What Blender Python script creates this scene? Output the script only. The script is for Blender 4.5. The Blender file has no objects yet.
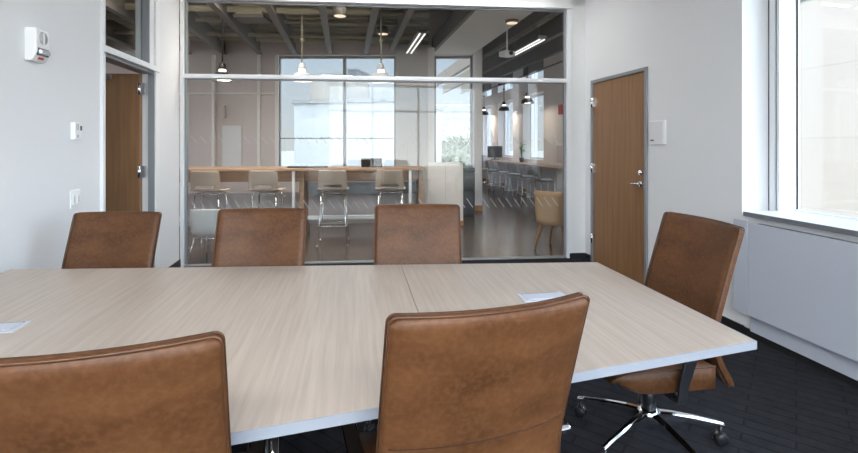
import bpy, bmesh, math, random
from mathutils import Vector, Matrix
random.seed(7)
C = bpy.context.scene.collection
PI = math.pi
F, H = 470.0, 1.39            # focal length in pixels of an 858 wide frame, eye height in metres

# ------------------------------------------------------------------ materials
def new_mat(name):
    m = bpy.data.materials.new(name); m.use_nodes = True
    nt = m.node_tree
    return m, nt, nt.nodes['Principled BSDF'], nt.nodes['Material Output']

def simple(name, col, rough=0.5, metal=0.0, emit=None, estr=0.0, bump=0.0, bscale=200.0, coat=0.0):
    m, nt, b, o = new_mat(name)
    b.inputs['Base Color'].default_value = (*col, 1)
    b.inputs['Roughness'].default_value = rough
    b.inputs['Metallic'].default_value = metal
    if coat: b.inputs['Coat Weight'].default_value = coat
    if emit:
        b.inputs['Emission Color'].default_value = (*emit, 1)
        b.inputs['Emission Strength'].default_value = estr
    if bump:
        tc = nt.nodes.new('ShaderNodeTexCoord'); n = nt.nodes.new('ShaderNodeTexNoise'); bp = nt.nodes.new('ShaderNodeBump')
        n.inputs['Scale'].default_value = bscale; n.inputs['Detail'].default_value = 3
        bp.inputs['Strength'].default_value = bump; bp.inputs['Distance'].default_value = 0.002
        nt.links.new(tc.outputs['Object'], n.inputs['Vector']); nt.links.new(n.outputs['Fac'], bp.inputs['Height'])
        nt.links.new(bp.outputs['Normal'], b.inputs['Normal'])
    return m

def noise_mat(name, c0, c1, scale=(1, 1, 1), nscale=4.0, rough=0.5, detail=6.0, rot=0.0, bump=0.0, lo=0.3, hi=0.7, metal=0.0, spec=None, second=None):
    """Two tones mixed by a stretched noise in object space (grain, mottling)."""
    m, nt, b, o = new_mat(name)
    tc = nt.nodes.new('ShaderNodeTexCoord'); mp = nt.nodes.new('ShaderNodeMapping')
    mp.inputs['Scale'].default_value = scale; 
    mr = nt.nodes.new('ShaderNodeMapping'); mr.inputs['Rotation'].default_value = (0, 0, rot)
    n = nt.nodes.new('ShaderNodeTexNoise'); n.inputs['Scale'].default_value = nscale; n.inputs['Detail'].default_value = detail
    r = nt.nodes.new('ShaderNodeValToRGB')
    r.color_ramp.elements[0].position = lo; r.color_ramp.elements[0].color = (*c0, 1)
    r.color_ramp.elements[1].position = hi; r.color_ramp.elements[1].color = (*c1, 1)
    L = nt.links.new
    L(tc.outputs['Object'], mr.inputs['Vector']); L(mr.outputs['Vector'], mp.inputs['Vector'])
    L(mp.outputs['Vector'], n.inputs['Vector'])
    col = r.outputs['Color']; L(n.outputs['Fac'], r.inputs['Fac'])
    if second:
        sc, sdetail, amount, c2 = second
        n2 = nt.nodes.new('ShaderNodeTexNoise'); n2.inputs['Scale'].default_value = sc; n2.inputs['Detail'].default_value = sdetail
        r2 = nt.nodes.new('ShaderNodeValToRGB'); r2.color_ramp.elements[0].position = .42; r2.color_ramp.elements[1].position = .68
        L(tc.outputs['Object'], n2.inputs['Vector']); L(n2.outputs['Fac'], r2.inputs['Fac'])
        mu = nt.nodes.new('ShaderNodeMath'); mu.operation = 'MULTIPLY'; mu.inputs[1].default_value = amount
        L(r2.outputs['Color'], mu.inputs[0])
        mx = nt.nodes.new('ShaderNodeMix'); mx.data_type = 'RGBA'
        L(mu.outputs[0], mx.inputs['Factor']); L(col, mx.inputs['A']); mx.inputs['B'].default_value = (*c2, 1)
        col = mx.outputs['Result']
    L(col, b.inputs['Base Color'])
    b.inputs['Roughness'].default_value = rough; b.inputs['Metallic'].default_value = metal
    if spec is not None: b.inputs['Specular IOR Level'].default_value = spec
    if bump:
        bp = nt.nodes.new('ShaderNodeBump'); bp.inputs['Strength'].default_value = bump; bp.inputs['Distance'].default_value = 0.002
        L(n.outputs['Fac'], bp.inputs['Height']); L(bp.outputs['Normal'], b.inputs['Normal'])
    return m

def glass_mat(name, tint, ior=1.45, rough=0.0):
    """A thin pane: clear transmission plus a Fresnel mirror."""
    m, nt, b, o = new_mat(name); nt.nodes.remove(b)
    tr = nt.nodes.new('ShaderNodeBsdfTransparent'); tr.inputs['Color'].default_value = (*tint, 1)
    gl = nt.nodes.new('ShaderNodeBsdfGlossy'); gl.inputs['Roughness'].default_value = rough
    fr = nt.nodes.new('ShaderNodeFresnel'); ge = nt.nodes.new('ShaderNodeNewGeometry'); mi = nt.nodes.new('ShaderNodeMapRange')   # same mirror strength on both faces of the pane
    mi.inputs['To Min'].default_value = ior; mi.inputs['To Max'].default_value = 1 / ior
    nt.links.new(ge.outputs['Backfacing'], mi.inputs['Value']); nt.links.new(mi.outputs['Result'], fr.inputs['IOR'])
    mx = nt.nodes.new('ShaderNodeMixShader')
    nt.links.new(fr.outputs[0], mx.inputs[0]); nt.links.new(tr.outputs[0], mx.inputs[1]); nt.links.new(gl.outputs[0], mx.inputs[2])
    nt.links.new(mx.outputs[0], o.inputs['Surface'])
    return m

def carpet_mat():
    m, nt, b, o = new_mat('carpet_charcoal'); L = nt.links.new
    tc = nt.nodes.new('ShaderNodeTexCoord'); mp = nt.nodes.new('ShaderNodeMapping')
    mp.inputs['Rotation'].default_value = (0, 0, math.radians(38))
    br = nt.nodes.new('ShaderNodeTexBrick')
    br.inputs['Color1'].default_value = (.020, .020, .024, 1); br.inputs['Color2'].default_value = (.024, .024, .029, 1)
    br.inputs['Mortar'].default_value = (.013, .013, .016, 1); br.inputs['Scale'].default_value = 2.2
    br.inputs['Mortar Size'].default_value = .012; br.inputs['Brick Width'].default_value = .9; br.inputs['Row Height'].default_value = .16
    n = nt.nodes.new('ShaderNodeTexNoise'); n.inputs['Scale'].default_value = 260
    n2 = nt.nodes.new('ShaderNodeTexNoise'); n2.inputs['Scale'].default_value = 14; n2.inputs['Detail'].default_value = 5
    mx = nt.nodes.new('ShaderNodeMix'); mx.data_type = 'RGBA'; mx.blend_type = 'MULTIPLY'; mx.inputs['Factor'].default_value = .8
    ad = nt.nodes.new('ShaderNodeMath'); ad.operation = 'ADD'
    L(n.outputs['Fac'], ad.inputs[0]); L(n2.outputs['Fac'], ad.inputs[1])
    L(tc.outputs['Object'], mp.inputs['Vector']); L(mp.outputs['Vector'], br.inputs['Vector']); L(tc.outputs['Object'], n.inputs['Vector']); L(tc.outputs['Object'], n2.inputs['Vector'])
    L(br.outputs['Color'], mx.inputs['A']); L(ad.outputs[0], mx.inputs['B']); L(mx.outputs['Result'], b.inputs['Base Color'])
    b.inputs['Roughness'].default_value = .95; b.inputs['Specular IOR Level'].default_value = .15
    bp = nt.nodes.new('ShaderNodeBump'); bp.inputs['Strength'].default_value = .6; bp.inputs['Distance'].default_value = .003
    L(n.outputs['Fac'], bp.inputs['Height']); L(bp.outputs['Normal'], b.inputs['Normal'])
    return m

def panel_mat(name, c0, c1, mortar, bw, rh, scale=1.0, rough=.8, ms=.01):
    m, nt, b, o = new_mat(name); L = nt.links.new
    tc = nt.nodes.new('ShaderNodeTexCoord'); sx = nt.nodes.new('ShaderNodeSeparateXYZ'); cx = nt.nodes.new('ShaderNodeCombineXYZ')
    ad = nt.nodes.new('ShaderNodeMath'); ad.operation = 'ADD'
    br = nt.nodes.new('ShaderNodeTexBrick'); br.inputs['Scale'].default_value = scale
    br.inputs['Color1'].default_value = (*c0, 1); br.inputs['Color2'].default_value = (*c1, 1); br.inputs['Mortar'].default_value = (*mortar, 1)
    br.inputs['Mortar Size'].default_value = ms; br.inputs['Brick Width'].default_value = bw; br.inputs['Row Height'].default_value = rh
    L(tc.outputs['Object'], sx.inputs[0]); L(sx.outputs['X'], ad.inputs[0]); L(sx.outputs['Y'], ad.inputs[1])
    L(ad.outputs[0], cx.inputs['X']); L(sx.outputs['Z'], cx.inputs['Y']); L(cx.outputs[0], br.inputs['Vector'])
    L(br.outputs['Color'], b.inputs['Base Color']); b.inputs['Roughness'].default_value = rough
    return m

M = {}
M['paint'] = simple('white_wall_paint', (.80, .805, .815), .75, bump=.06, bscale=300)
M['paint_trim'] = simple('white_trim_paint', (.80, .81, .80), .5)
M['ceiling'] = simple('white_ceiling_paint', (.8, .8, .8), .9)
M['carpet'] = carpet_mat()
M['cover'] = simple('grey_convector_paint', (.50, .53, .60), .45)
M['black_base'] = simple('black_rubber_base', (.012, .012, .014), .5)
M['alu'] = simple('satin_aluminium', (.62, .63, .65), .38, .85)
M['alu_paint'] = simple('pale_grey_metal_paint', (.82, .83, .84), .42, .0)
M['alu_dark'] = simple('grey_metal_frame', (.30, .31, .33), .45, .3)
M['shade_dark'] = simple('dark_shade_tone', (.16, .16, .175), .5)  # shade on the sill lip and in the air gap put into the colour
M['lid_frame'] = simple('pale_blue_grey_metal', (.52, .56, .62), .4, .1)
M['chrome'] = simple('polished_chrome', (.82, .83, .85), .08, 1.0)
M['gasket'] = simple('dark_gasket', (.02, .02, .022), .6)
M['black'] = simple('black_plastic', (.012, .012, .014), .38)
M['leather'] = noise_mat('tan_leather', (.054, .020, .0068), (.130, .054, .0205), (.75, 1, 1.5), 8.0, .44, 12, 0, .12, .25, .78, spec=.25, second=(70, 9, .30, (.18, .084, .038)))
M['piping'] = noise_mat('leather_edge', (.062, .023, .0085), (.105, .042, .0165), (1, 1, 1), 14, .45, 4)
M['thread'] = simple('brown_seam', (.03, .012, .006), 1.0)
M['table'] = noise_mat('pale_oak_laminate', (.395, .328, .272), (.482, .408, .345), (34, 1.4, 34), 2.0, .36, 9, math.radians(-9.3), 0, .32, .70, spec=.45)
M['edge'] = simple('pale_grey_edge_band', (.27, .29, .325), .5)
M['door_wood'] = noise_mat('stained_oak_veneer', (.235, .118, .050), (.315, .168, .076), (9, 9, .55), 3.0, .42, 8, 0, 0, .3, .7)
M['counter_wood'] = noise_mat('counter_oak', (.34, .215, .14), (.45, .30, .20), (.8, 9, 9), 3.0, .42, 7)
M['tan'] = noise_mat('tan_upholstery', (.42, .27, .15), (.50, .33, .19), (1, 1, 1), 60, .75, 4)
M['leg_wood'] = noise_mat('orange_beech', (.36, .17, .06), (.46, .24, .1), (8, 8, 1), 4, .45, 4)
M['glass'] = glass_mat('partition_glass', (.93, .945, .94))
M['glass_win'] = glass_mat('window_glass', (.97, .985, .98))
M['frit'] = simple('etched_frit', (.62, .60, .60), .7)
M['plastic_white'] = simple('white_plastic', (.88, .88, .87), .4)
M['plastic_grey'] = simple('light_grey_plastic', (.45, .46, .47), .4)
M['red'] = simple('red_print', (.55, .03, .03), .5)
M['dark_print'] = simple('dark_print', (.09, .09, .10), .5)
M['lens'] = simple('clear_strobe_lens', (.75, .78, .82), .08, .55)
M['concrete_floor'] = noise_mat('polished_concrete', (.085, .066, .056), (.15, .12, .10), (1, 1, 1), 1.7, .22, 8, 0, .05, .3, .72, spec=.6)
M['deck'] = panel_mat('dark_ceiling_deck', (.17, .153, .12), (.21, .19, .15), (.07, .063, .05), 60, .16, 1, .9, .03)
M['beam'] = simple('grey_beam_paint', (.13, .12, .11), .7)
M['joist'] = simple('dark_joist', (.36, .335, .25), .75)
M['office_wall'] = simple('greige_wall_paint', (.62, .55, .54), .8)
M['office_white'] = simple('office_white_paint', (.80, .765, .74), .75)
M['soffit'] = simple('pale_soffit', (.62, .61, .59), .85)
M['stool'] = simple('taupe_shell_plastic', (.48, .375, .295), .42)
M['stool_grey'] = simple('grey_shell_plastic', (.27, .28, .29), .4)
M['steel_white'] = simple('white_painted_steel', (.78, .79, .80), .4)
M['lamp_black'] = simple('black_lamp_enamel', (.018, .018, .02), .35)
M['lamp_sky_washed'] = simple('sky_washed_enamel', (.62, .63, .65), .4)  # sky reflection that whitens these domes put into the colour
M['lamp_glow'] = simple('lamp_glow', (1, .95, .85), .5, emit=(1, .86, .68), estr=1.6)
M['tube_glow'] = simple('tube_glow', (1, 1, 1), .5, emit=(1, .98, .95), estr=.45)
M['office_fill_glow'] = simple('office_fill_glow', (1, 1, 1), .5, emit=(1, .88, .77), estr=12.0)  # glow of the unseen panels added in the office
M['bulb_glow'] = simple('bulb_glow', (1, .9, .8), .5, emit=(1, .85, .7), estr=12.0)
M['spot_glow'] = simple('spot_glow', (1, .9, .8), .5, emit=(1, .72, .5), estr=.35)
M['fill_glow'] = simple('fill_glow', (1, 1, 1), .5, emit=(1, .985, .96), estr=15.0)  # glow of the unseen fill lights added in the room
M['bin'] = simple('charcoal_bin', (.06, .06, .065), .4, .2)
M['stone'] = panel_mat('pale_stone_panels', (.275, .264, .254), (.258, .246, .235), (.232, .222, .213), 3.1, 1.5, 1.0, .85, .012)
M['stone_white'] = panel_mat('white_facade', (.36, .355, .34), (.345, .34, .325), (.28, .275, .265), 4, 3.2, 1.0, .85, .03)
M['stone_beige'] = panel_mat('beige_facade', (.24, .212, .18), (.225, .2, .17), (.19, .17, .15), 3, 3.2, 1.0, .85, .05)
M['stone_grey'] = panel_mat('grey_facade', (.075, .078, .083), (.11, .115, .12), (.13, .13, .135), 2, 2.0, 1.0, .8, .2)
M['roof'] = simple('pale_roof', (.2, .195, .19), .9)
M['leaf'] = noise_mat('green_leaves', (.05, .16, .03), (.13, .30, .05), (1, 1, 1), 20, .55, 3)
M['tree'] = noise_mat('pale_tree_foliage', (.05, .06, .03), (.085, .09, .05), (1, 1, 1), 1.2, .9, 5)
M['bark'] = simple('tree_bark', (.16, .12, .09), .9)
M['ground'] = noise_mat('city_ground', (.19, .19, .17), (.25, .245, .23), (1, 1, 1), .05, .95, 5)
M['pot'] = simple('dark_pot', (.08, .08, .09), .5)
M['screen'] = simple('dark_screen', (.02, .025, .03), .15)
M['paper'] = simple('white_board', (.76, .76, .77), .35)

# ------------------------------------------------------------------ mesh builder
class MB:
    def __init__(s): s.v, s.f, s.sm = [], [], []
    def add(s, verts, faces, smooth=False, mat=None):
        b = len(s.v)
        s.v += [tuple(mat @ Vector(p)) if mat else tuple(p) for p in verts]
        s.f += [tuple(b + i for i in q) for q in faces]; s.sm += [smooth] * len(faces)
        return s
    def box(s, x0, x1, y0, y1, z0, z1, mat=None):
        v = [(x, y, z) for z in (z0, z1) for y in (y0, y1) for x in (x0, x1)]
        return s.add(v, [(0, 2, 3, 1), (4, 5, 7, 6), (0, 1, 5, 4), (2, 6, 7, 3), (0, 4, 6, 2), (1, 3, 7, 5)], False, mat)
    def prism(s, poly, z0, z1):
        a = sum(poly[i][0] * poly[(i + 1) % len(poly)][1] - poly[(i + 1) % len(poly)][0] * poly[i][1] for i in range(len(poly)))
        if a < 0: poly = poly[::-1]
        n = len(poly)
        v = [(p[0], p[1], z0) for p in poly] + [(p[0], p[1], z1) for p in poly]
        f = [tuple(range(n - 1, -1, -1)), tuple(range(n, 2 * n))] + [(i, (i + 1) % n, n + (i + 1) % n, n + i) for i in range(n)]
        return s.add(v, f)
    def tube(s, pts, r, n=10, closed=False, cap=True):
        pts = [Vector(p) for p in pts]; m = len(pts)
        rs = r if isinstance(r, (list, tuple)) else [r] * m
        v, f = [], []; prev = None
        for i, p in enumerate(pts):
            a = pts[(i - 1) % m] if (i or closed) else p; c = pts[(i + 1) % m] if (i < m - 1 or closed) else p
            t = (c - a).normalized()
            if prev is None:
                u = t.orthogonal().normalized()
            else:
                u = (prev - t * prev.dot(t)).normalized()
            prev = u; w = t.cross(u)
            for k in range(n):
                an = 2 * PI * k / n; v.append(p + (u * math.cos(an) + w * math.sin(an)) * rs[i])
        for i in range(m if closed else m - 1):
            j = (i + 1) % m
            for k in range(n): f.append((i * n + k, i * n + (k + 1) % n, j * n + (k + 1) % n, j * n + k))
        if cap and not closed:
            f.append(tuple(range(n - 1, -1, -1))); f.append(tuple((m - 1) * n + k for k in range(n)))
        return s.add(v, f, True)
    def lathe(s, prof, n=24, mat=None, cap=True):
        v, f = [], []
        for (r, z) in prof:
            for k in range(n):
                a = 2 * PI * k / n; v.append((r * math.cos(a), r * math.sin(a), z))
        for i in range(len(prof) - 1):
            for k in range(n): f.append((i * n + k, i * n + (k + 1) % n, (i + 1) * n + (k + 1) % n, (i + 1) * n + k))
        if cap:
            f.append(tuple(range(n - 1, -1, -1))); f.append(tuple((len(prof) - 1) * n + k for k in range(n)))
        return s.add(v, f, True, mat)
    def slab(s, top, bot):
        """closed shell from two same-sized point grids (rows of points)"""
        R, K = len(top), len(top[0]); v = [p for r in top for p in r] + [p for r in bot for p in r]; o = R * K; f = []
        for i in range(R - 1):
            for k in range(K - 1):
                a = i * K + k
                f.append((a, a + 1, a + K + 1, a + K)); f.append((o + a, o + a + K, o + a + K + 1, o + a + 1))
        for i in range(R - 1):
            a = i * K; f.append((a, a + K, o + a + K, o + a)); a = i * K + K - 1; f.append((a + K, a, o + a, o + a + K))
        for k in range(K - 1):
            f.append((k + 1, k, o + k, o + k + 1)); a = (R - 1) * K + k; f.append((a, a + 1, o + a + 1, o + a))
        return s.add(v, f, True)
    def build(s, name, mat, parent=None, bevel=0.0, seg=2, loc=None, rotz=None, fix=True):
        me = bpy.data.meshes.new(name); me.from_pydata(s.v, [], s.f)
        for p, q in zip(me.polygons, s.sm): p.use_smooth = q
        if fix:
            bm = bmesh.new(); bm.from_mesh(me); bmesh.ops.recalc_face_normals(bm, faces=bm.faces); bm.to_mesh(me); bm.free()
        me.update()
        o = bpy.data.objects.new(name, me); C.objects.link(o); me.materials.append(mat)
        if parent: o.parent = parent
        if loc is not None: o.location = loc
        if rotz is not None: o.rotation_euler = (0, 0, rotz)
        if bevel:
            b = o.modifiers.new('soft_edge', 'BEVEL'); b.width = bevel; b.segments = seg; b.limit_method = 'ANGLE'; b.angle_limit = math.radians(40)
        return o

def tag(o, label=None, cat=None, group=None, kind=None):
    if label: o['label'] = label
    if cat: o['category'] = cat
    if group: o['group'] = group
    if kind: o['kind'] = kind
    return o
def thing(name, label, cat, loc=(0, 0, 0), rotz=0.0, group=None, kind=None):
    o = bpy.data.objects.new(name, None); o.empty_display_size = .1; C.objects.link(o)
    o.location = loc; o.rotation_euler = (0, 0, rotz)
    return tag(o, label, cat, group, kind)
def struct(o): o['kind'] = 'structure'; return o
def dup(root, loc, rotz, label, group=None):
    r = root.copy(); C.objects.link(r); r.location = loc; r.rotation_euler = (0, 0, rotz); r['label'] = label
    if group: r['group'] = group
    for ch in list(root.children):
        c = ch.copy(); C.objects.link(c); c.parent = r
        for g in list(ch.children):
            d = g.copy(); C.objects.link(d); d.parent = c
    return r
def P(u, v, Y):           # a photo pixel at depth Y
    return Vector(((u - 429) / F * Y, Y, H - (v - 143) / F * Y))

# ------------------------------------------------------------------ frames of the room's walls
P0 = Vector((2.285, 3.43)); TN = Vector((.174, -.9848)); NO = Vector((.9848, .174))       # window wall
def R(s, d, z=None):
    q = P0 + TN * s + NO * d
    return (q.x, q.y) if z is None else (q.x, q.y, z)
Q0 = Vector((-2.456, 3.53)); TL = Vector((.1819, -.9833)); NL = Vector((-.9833, -.1819))   # door wall opposite
def Lw(s, d, z=None):
    q = Q0 + TL * s + NL * d
    return (q.x, q.y) if z is None else (q.x, q.y, z)
G0 = Vector((-2.772, 5.24)); TG = Vector((.9956, .0936)); NG = Vector((-.0936, .9956))     # glass wall
def G(t, d, z=None):
    q = G0 + TG * t + NG * d
    return (q.x, q.y) if z is None else (q.x, q.y, z)
def quad(fr, a0, a1, d0, d1): return [fr(a0, d0), fr(a1, d0), fr(a1, d1), fr(a0, d1)]
def fbox(mb, fr, a0, a1, d0, d1, z0, z1): mb.prism(quad(fr, a0, a1, d0, d1), z0, z1); return mb

CEIL = 3.2; BACK = -2.3; ROOF = 4.2
def at_y(fr, y):     # parameter s of a wall frame where it meets the given y
    a = Vector(fr(0, 0)); b = Vector(fr(1, 0)); return (y - a.y) / (b.y - a.y)
sR, sL = at_y(R, BACK), at_y(Lw, BACK)
SC = at_y(R, 5.678)

# floor, ceiling
room_poly = [Lw(sL, 0), R(sR, 0), R(SC, 0), (G0.x, G0.y)]
struct(MB().prism([Lw(sL, .02), R(sR, .1), R(SC, .1), G(-.02, .02)], -.01, .006).build('floor', M['carpet']))
struct(MB().prism([Lw(sL, .05), R(sR, .05), R(SC - .05, .05), G(-.05, .05)], CEIL, CEIL + .1).build('ceiling', M['ceiling']))

# wall with the window: door opening, window opening
D0, D1, DZ = -2.125, -1.085, 2.12          # door (frame outside)
W1, WZ0, WZ1 = 4.6, .88, 2.95               # window runs from s = 0 to W1
m = MB()
fbox(m, R, SC - .1, D0, 0, .2, 0, ROOF); fbox(m, R, D1, 0, 0, .40, 0, ROOF); fbox(m, R, D0, D1, 0, .2, DZ, ROOF)
fbox(m, R, 0, W1, 0, .40, 0, WZ0); fbox(m, R, 0, W1, 0, .40, WZ1, ROOF); fbox(m, R, W1, sR + .3, 0, .40, 0, ROOF)
struct(m.build('wall_right', M['paint']))
# wall opposite with the open doorway
m = MB()
fbox(m, Lw, .015, sL + .3, 0, .13, 0, ROOF); fbox(m, Lw, -1.70, -1.085, 0, .13, 0, ROOF); fbox(m, Lw, -1.09, .02, 0, .13, 2.93, ROOF)
struct(m.build('wall_left', M['paint']))
# wall behind the camera, with an unseen broad window added to light the room
BW0, BW1 = -1.45, 2.95
m = MB()
y0, y1 = BACK - .25, BACK
m.box(-9.2, BW0, y0, y1, 0, ROOF); m.box(BW1, 3.8, y0, y1, 0, ROOF); m.box(BW0, BW1, y0, y1, 0, .35); m.box(BW0, BW1, y0, y1, 3.05, ROOF)
struct(m.build('wall_back', M['paint']))
bwn = MB()
for x in (BW0 + .03, BW0 + 1.33, BW0 + 2.66, BW1 - .03): bwn.box(x - .03, x + .03, y0 + .05, y0 + .13, .35, 3.05)
for z in (.38, 2.3, 3.02): bwn.box(BW0, BW1, y0 + .05, y0 + .13, z - .03, z + .03)
o = struct(bwn.build('added_window', M['alu_paint']))
MB().box(BW0, BW1, y0 + .085, y0 + .095, .35, 3.05).build('pane', M['glass_win'], o)
# glass wall: header and return beside it
GT0, GT1, GZ = .035, 4.45, 3.0
m = MB(); fbox(m, G, GT1 + .055, 4.68, 0, .14, 0, CEIL + .05); fbox(m, G, -.02, 4.75, .0, .14, GZ + .05, ROOF)
fbox(m, G, 4.6, 6.95, .10, .24, 0, ROOF)
struct(m.build('wall_far', M['paint_trim']))

# ---------------- window_1: the glass wall
m = MB()
fbox(m, G, 0, GT0, -.012, .11, 0, GZ + .05); fbox(m, G, GT1, GT1 + .055, -.012, .11, 0, GZ + .05)
fbox(m, G, 0, GT1 + .055, -.03, .11, GZ, GZ + .055); fbox(m, G, GT0, GT1, -.012, .11, 2.117, 2.163)
w1 = struct(m.build('window_1', M['alu_paint'], bevel=.003))
m = MB()
for (a, b, z0, z1) in ((GT0, GT1, 2.104, 2.117), (GT0, GT1, GZ - .022, GZ)): fbox(m, G, a, b, .02, .07, z0, z1)
for (z0, z1) in ((.03, 2.104), (2.163, GZ - .022)):
    fbox(m, G, GT0, GT0 + .022, .02, .07, z0, z1); fbox(m, G, GT1 - .022, GT1, .02, .07, z0, z1)
tag(m.build('gasket', M['alu_dark'], w1), 'dark grey glazing bead')
fbox(MB(), G, GT0, GT1, .0, .08, .006, .016).build('bottom_rail', M['alu_dark'], w1)
tj = [GT0 + .02, 1.128, 2.254, 3.388, GT1 - .02]
for i in range(4):
    a, b = tj[i] + .002, tj[i + 1] - .002
    p = fbox(MB(), G, a, b, .04, .051, .03, 2.106).build('pane', M['glass'], w1)
    fm = MB()
    for zc, hh in ((1.425, .045), (.68, .055)):
        t = math.ceil((a + .03) / .095) * .095
        while t + .09 < b:
            for q in ((.0,),):
                v = [G(t, .036, zc + hh), G(t + .008, .036, zc + hh), G(t + .085, .036, zc - hh), G(t + .077, .036, zc - hh),
                     G(t, .039, zc + hh), G(t + .008, .039, zc + hh), G(t + .085, .039, zc - hh), G(t + .077, .039, zc - hh)]
                fm.add(v, [(0, 1, 2, 3), (7, 6, 5, 4), (0, 4, 5, 1), (1, 5, 6, 2), (2, 6, 7, 3), (3, 7, 4, 0)])
            t += .095
    fm.build('etched_stripe_band', M['frit'], p)
for (a, b) in ((GT0 + .02, 2.252), (2.256, GT1 - .02)):
    fbox(MB(), G, a, b, .04, .051, 2.16, GZ - .01).build('pane', M['glass'], w1)

# ---------------- door_1: doorway in the wall opposite the window, leaf swung out
m = MB()
fbox(m, Lw, -.012, .03, -.02, .15, 0, 2.95); fbox(m, Lw, -1.10, -1.00, -.015, .15, 0, 2.95)
fbox(m, Lw, -1.06, .02, -.015, .15, 2.90, 2.95); fbox(m, Lw, -1.06, .02, -.03, .13, 2.075, 2.125)
d1 = struct(m.build('door_1', M['alu_paint'], bevel=.003))
m = MB(); fbox(m, Lw, -1.0, -.01, .0, .12, 2.05, 2.077); fbox(m, Lw, -.998, -.985, -.005, .05, 0, 2.05); fbox(m, Lw, -.885, -.872, -.003, .07, 2.125, 2.90)
m.build('gasket', M['alu_dark'], d1)
m = MB(); fbox(m, Lw, -.985, -.885, .0, .12, 2.125, 2.90); m.build('mullion', M['alu_paint'], d1)
fbox(MB(), Lw, -.88, -.012, .05, .06, 2.125, 2.90).build('pane', M['glass'], d1)
hx, hy = Lw(-.99, .10)
leaf = MB().box(-.93, 0, -.045, 0, .01, 2.045).build('door_leaf', M['door_wood'], d1, bevel=.003, loc=(hx, hy, 0), rotz=math.radians(3))
hm = MB().box(-.60, -.25, -.075, -.046, 1.995, 2.03).box(-.52, -.29, -.10, -.046, 1.975, 2.02).build('door_closer', M['alu_dark'], leaf, bevel=.004)
for z in (.25, 1.12, 1.90):
    MB().box(-.012, .055, -.065, -.046, z - .055, z + .055).tube([(.004, -.07, z - .055), (.004, -.07, z + .055)], .009).build('hinge', M['chrome'], leaf)

# ---------------- door_2: closed door in the window wall
m = MB()
fbox(m, R, D0, D0 + .035, -.02, .15, 0, DZ); fbox(m, R, D1 - .035, D1, -.02, .15, 0, DZ); fbox(m, R, D0, D1, -.02, .15, DZ - .035, DZ)
d2 = struct(m.build('door_2', M['alu_dark'], bevel=.002))
fbox(MB(), R, D0 + .038, D1 - .038, .0, .045, .012, DZ - .038).build('door_leaf', M['door_wood'], d2)
for z in (.28, 1.10, 1.86):
    fbox(MB(), R, D0 + .005, D0 + .075, -.028, .0, z - .055, z + .055).tube([R(D0 + .04, -.03, z - .055), R(D0 + .04, -.03, z + .055)], .009).build('hinge', M['chrome'], d2)
sh = D1 - .10
m = MB().tube([R(sh, 0, .99), R(sh, -.018, .99)], .027, 20).tube([R(sh, -.01, .99), R(sh, -.055, .99)], .011, 12)
m.tube([R(sh + .005, -.055, .99), R(sh - .05, -.058, .99), R(sh - .135, -.05, .988)], [.011, .010, .009], 12)
m.build('lever_handle', M['chrome'], d2)
MB().tube([R(sh, 0, 1.10), R(sh, -.022, 1.10)], .024, 20).tube([R(sh, -.02, 1.10), R(sh, -.034, 1.10)], .008, 10).build('deadbolt', M['chrome'], d2)
fbox(MB(), R, D1 - .04, D1 - .03, -.022, 0, .95, 1.10).build('strike_plate', M['chrome'], d2)

# baseboards
m = MB(); fbox(m, R, SC, D0, -.012, 0, 0, .065); fbox(m, R, D1, .02, -.012, 0, 0, .065); fbox(m, R, 0, sR, -.012, 0, 0, .06)
struct(m.build('baseboard_right', M['black_base']))
struct(fbox(MB(), G, GT1 + .03, 4.68, -.014, -.0, 0, .065).build('baseboard_far', M['black_base']))
m = MB(); fbox(m, Lw, .035, sL, -.012, 0, 0, .10); fbox(m, Lw, -1.71, -1.10, -.012, 0, 0, .10)
struct(m.build('baseboard_left', M['black_base']))

# ---------------- window_2: the window over the convector
m = MB()
fbox(m, R, .014, .064, .215, .37, WZ0, WZ1); fbox(m, R, .094, .116, .195, .37, WZ0, WZ1)
for s in (2.4, 4.5): fbox(m, R, s, s + .09, .195, .37, WZ0, WZ1)
fbox(m, R, 0, W1, .31, .37, WZ1 - .06, WZ1); fbox(m, R, 0, W1, .325, .37, WZ0, WZ0 + .035)
w2 = struct(m.build('window_2', M['alu_paint'], bevel=.003))
m = MB(); fbox(m, R, .0, .014, .222, .26, WZ0, WZ1); fbox(m, R, .064, .094, .225, .36, WZ0, WZ1); fbox(m, R, .116, .124, .337, .346, WZ0, WZ1)
m.build('gasket', M['gasket'], w2)
for a, b in ((.118, 2.4), (2.49, 4.5)):
    fbox(MB(), R, a, b, .346, .356, WZ0 + .03, WZ1 - .05).build('pane', M['glass_win'], w2)
fbox(MB(), R, .06, W1, -.045, .34, WZ0 - .005, WZ0 + .022).build('window_sill', M['alu_paint'], w2, bevel=.002)
fbox(MB(), R, .058, W1, -.047, -.044, WZ0 - .012, WZ0 + .020).build('sill_edge', M['shade_dark'], w2)

# ---------------- convector cover
t = thing('radiator_cover', 'long grey metal convector cover under the bright window', 'radiator cover', R(0, 0, 0))
def rel(o, root):    # keep world placement under an Empty at loc
    o.location = -root.location; return o
rel(fbox(MB(), R, .129, 4.6, -.075, -.055, .183, .832).build('front_panel', M['cover'], t, bevel=.003), t)
rel(fbox(MB(), R, .0, .125, -.075, -.055, .183, .842).build('end_panel', M['cover'], t, bevel=.003), t)
m = MB(); fbox(m, R, .003, 4.6, -.055, -.001, .20, .80); rel(m.build('body', M['cover'], t), t)
m = MB(); fbox(m, R, .16, 4.6, -.0545, -.002, .80, .829)  # solid dark strip stands in for the shaded gap
tag(rel(m.build('grille', M['shade_dark'], t), t), 'dark strip for the shaded air gap along the top')
rel(fbox(MB(), R, .10, 4.6, -.03, -.001, .06, .20).build('lower_panel', M['cover'], t), t)

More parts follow.
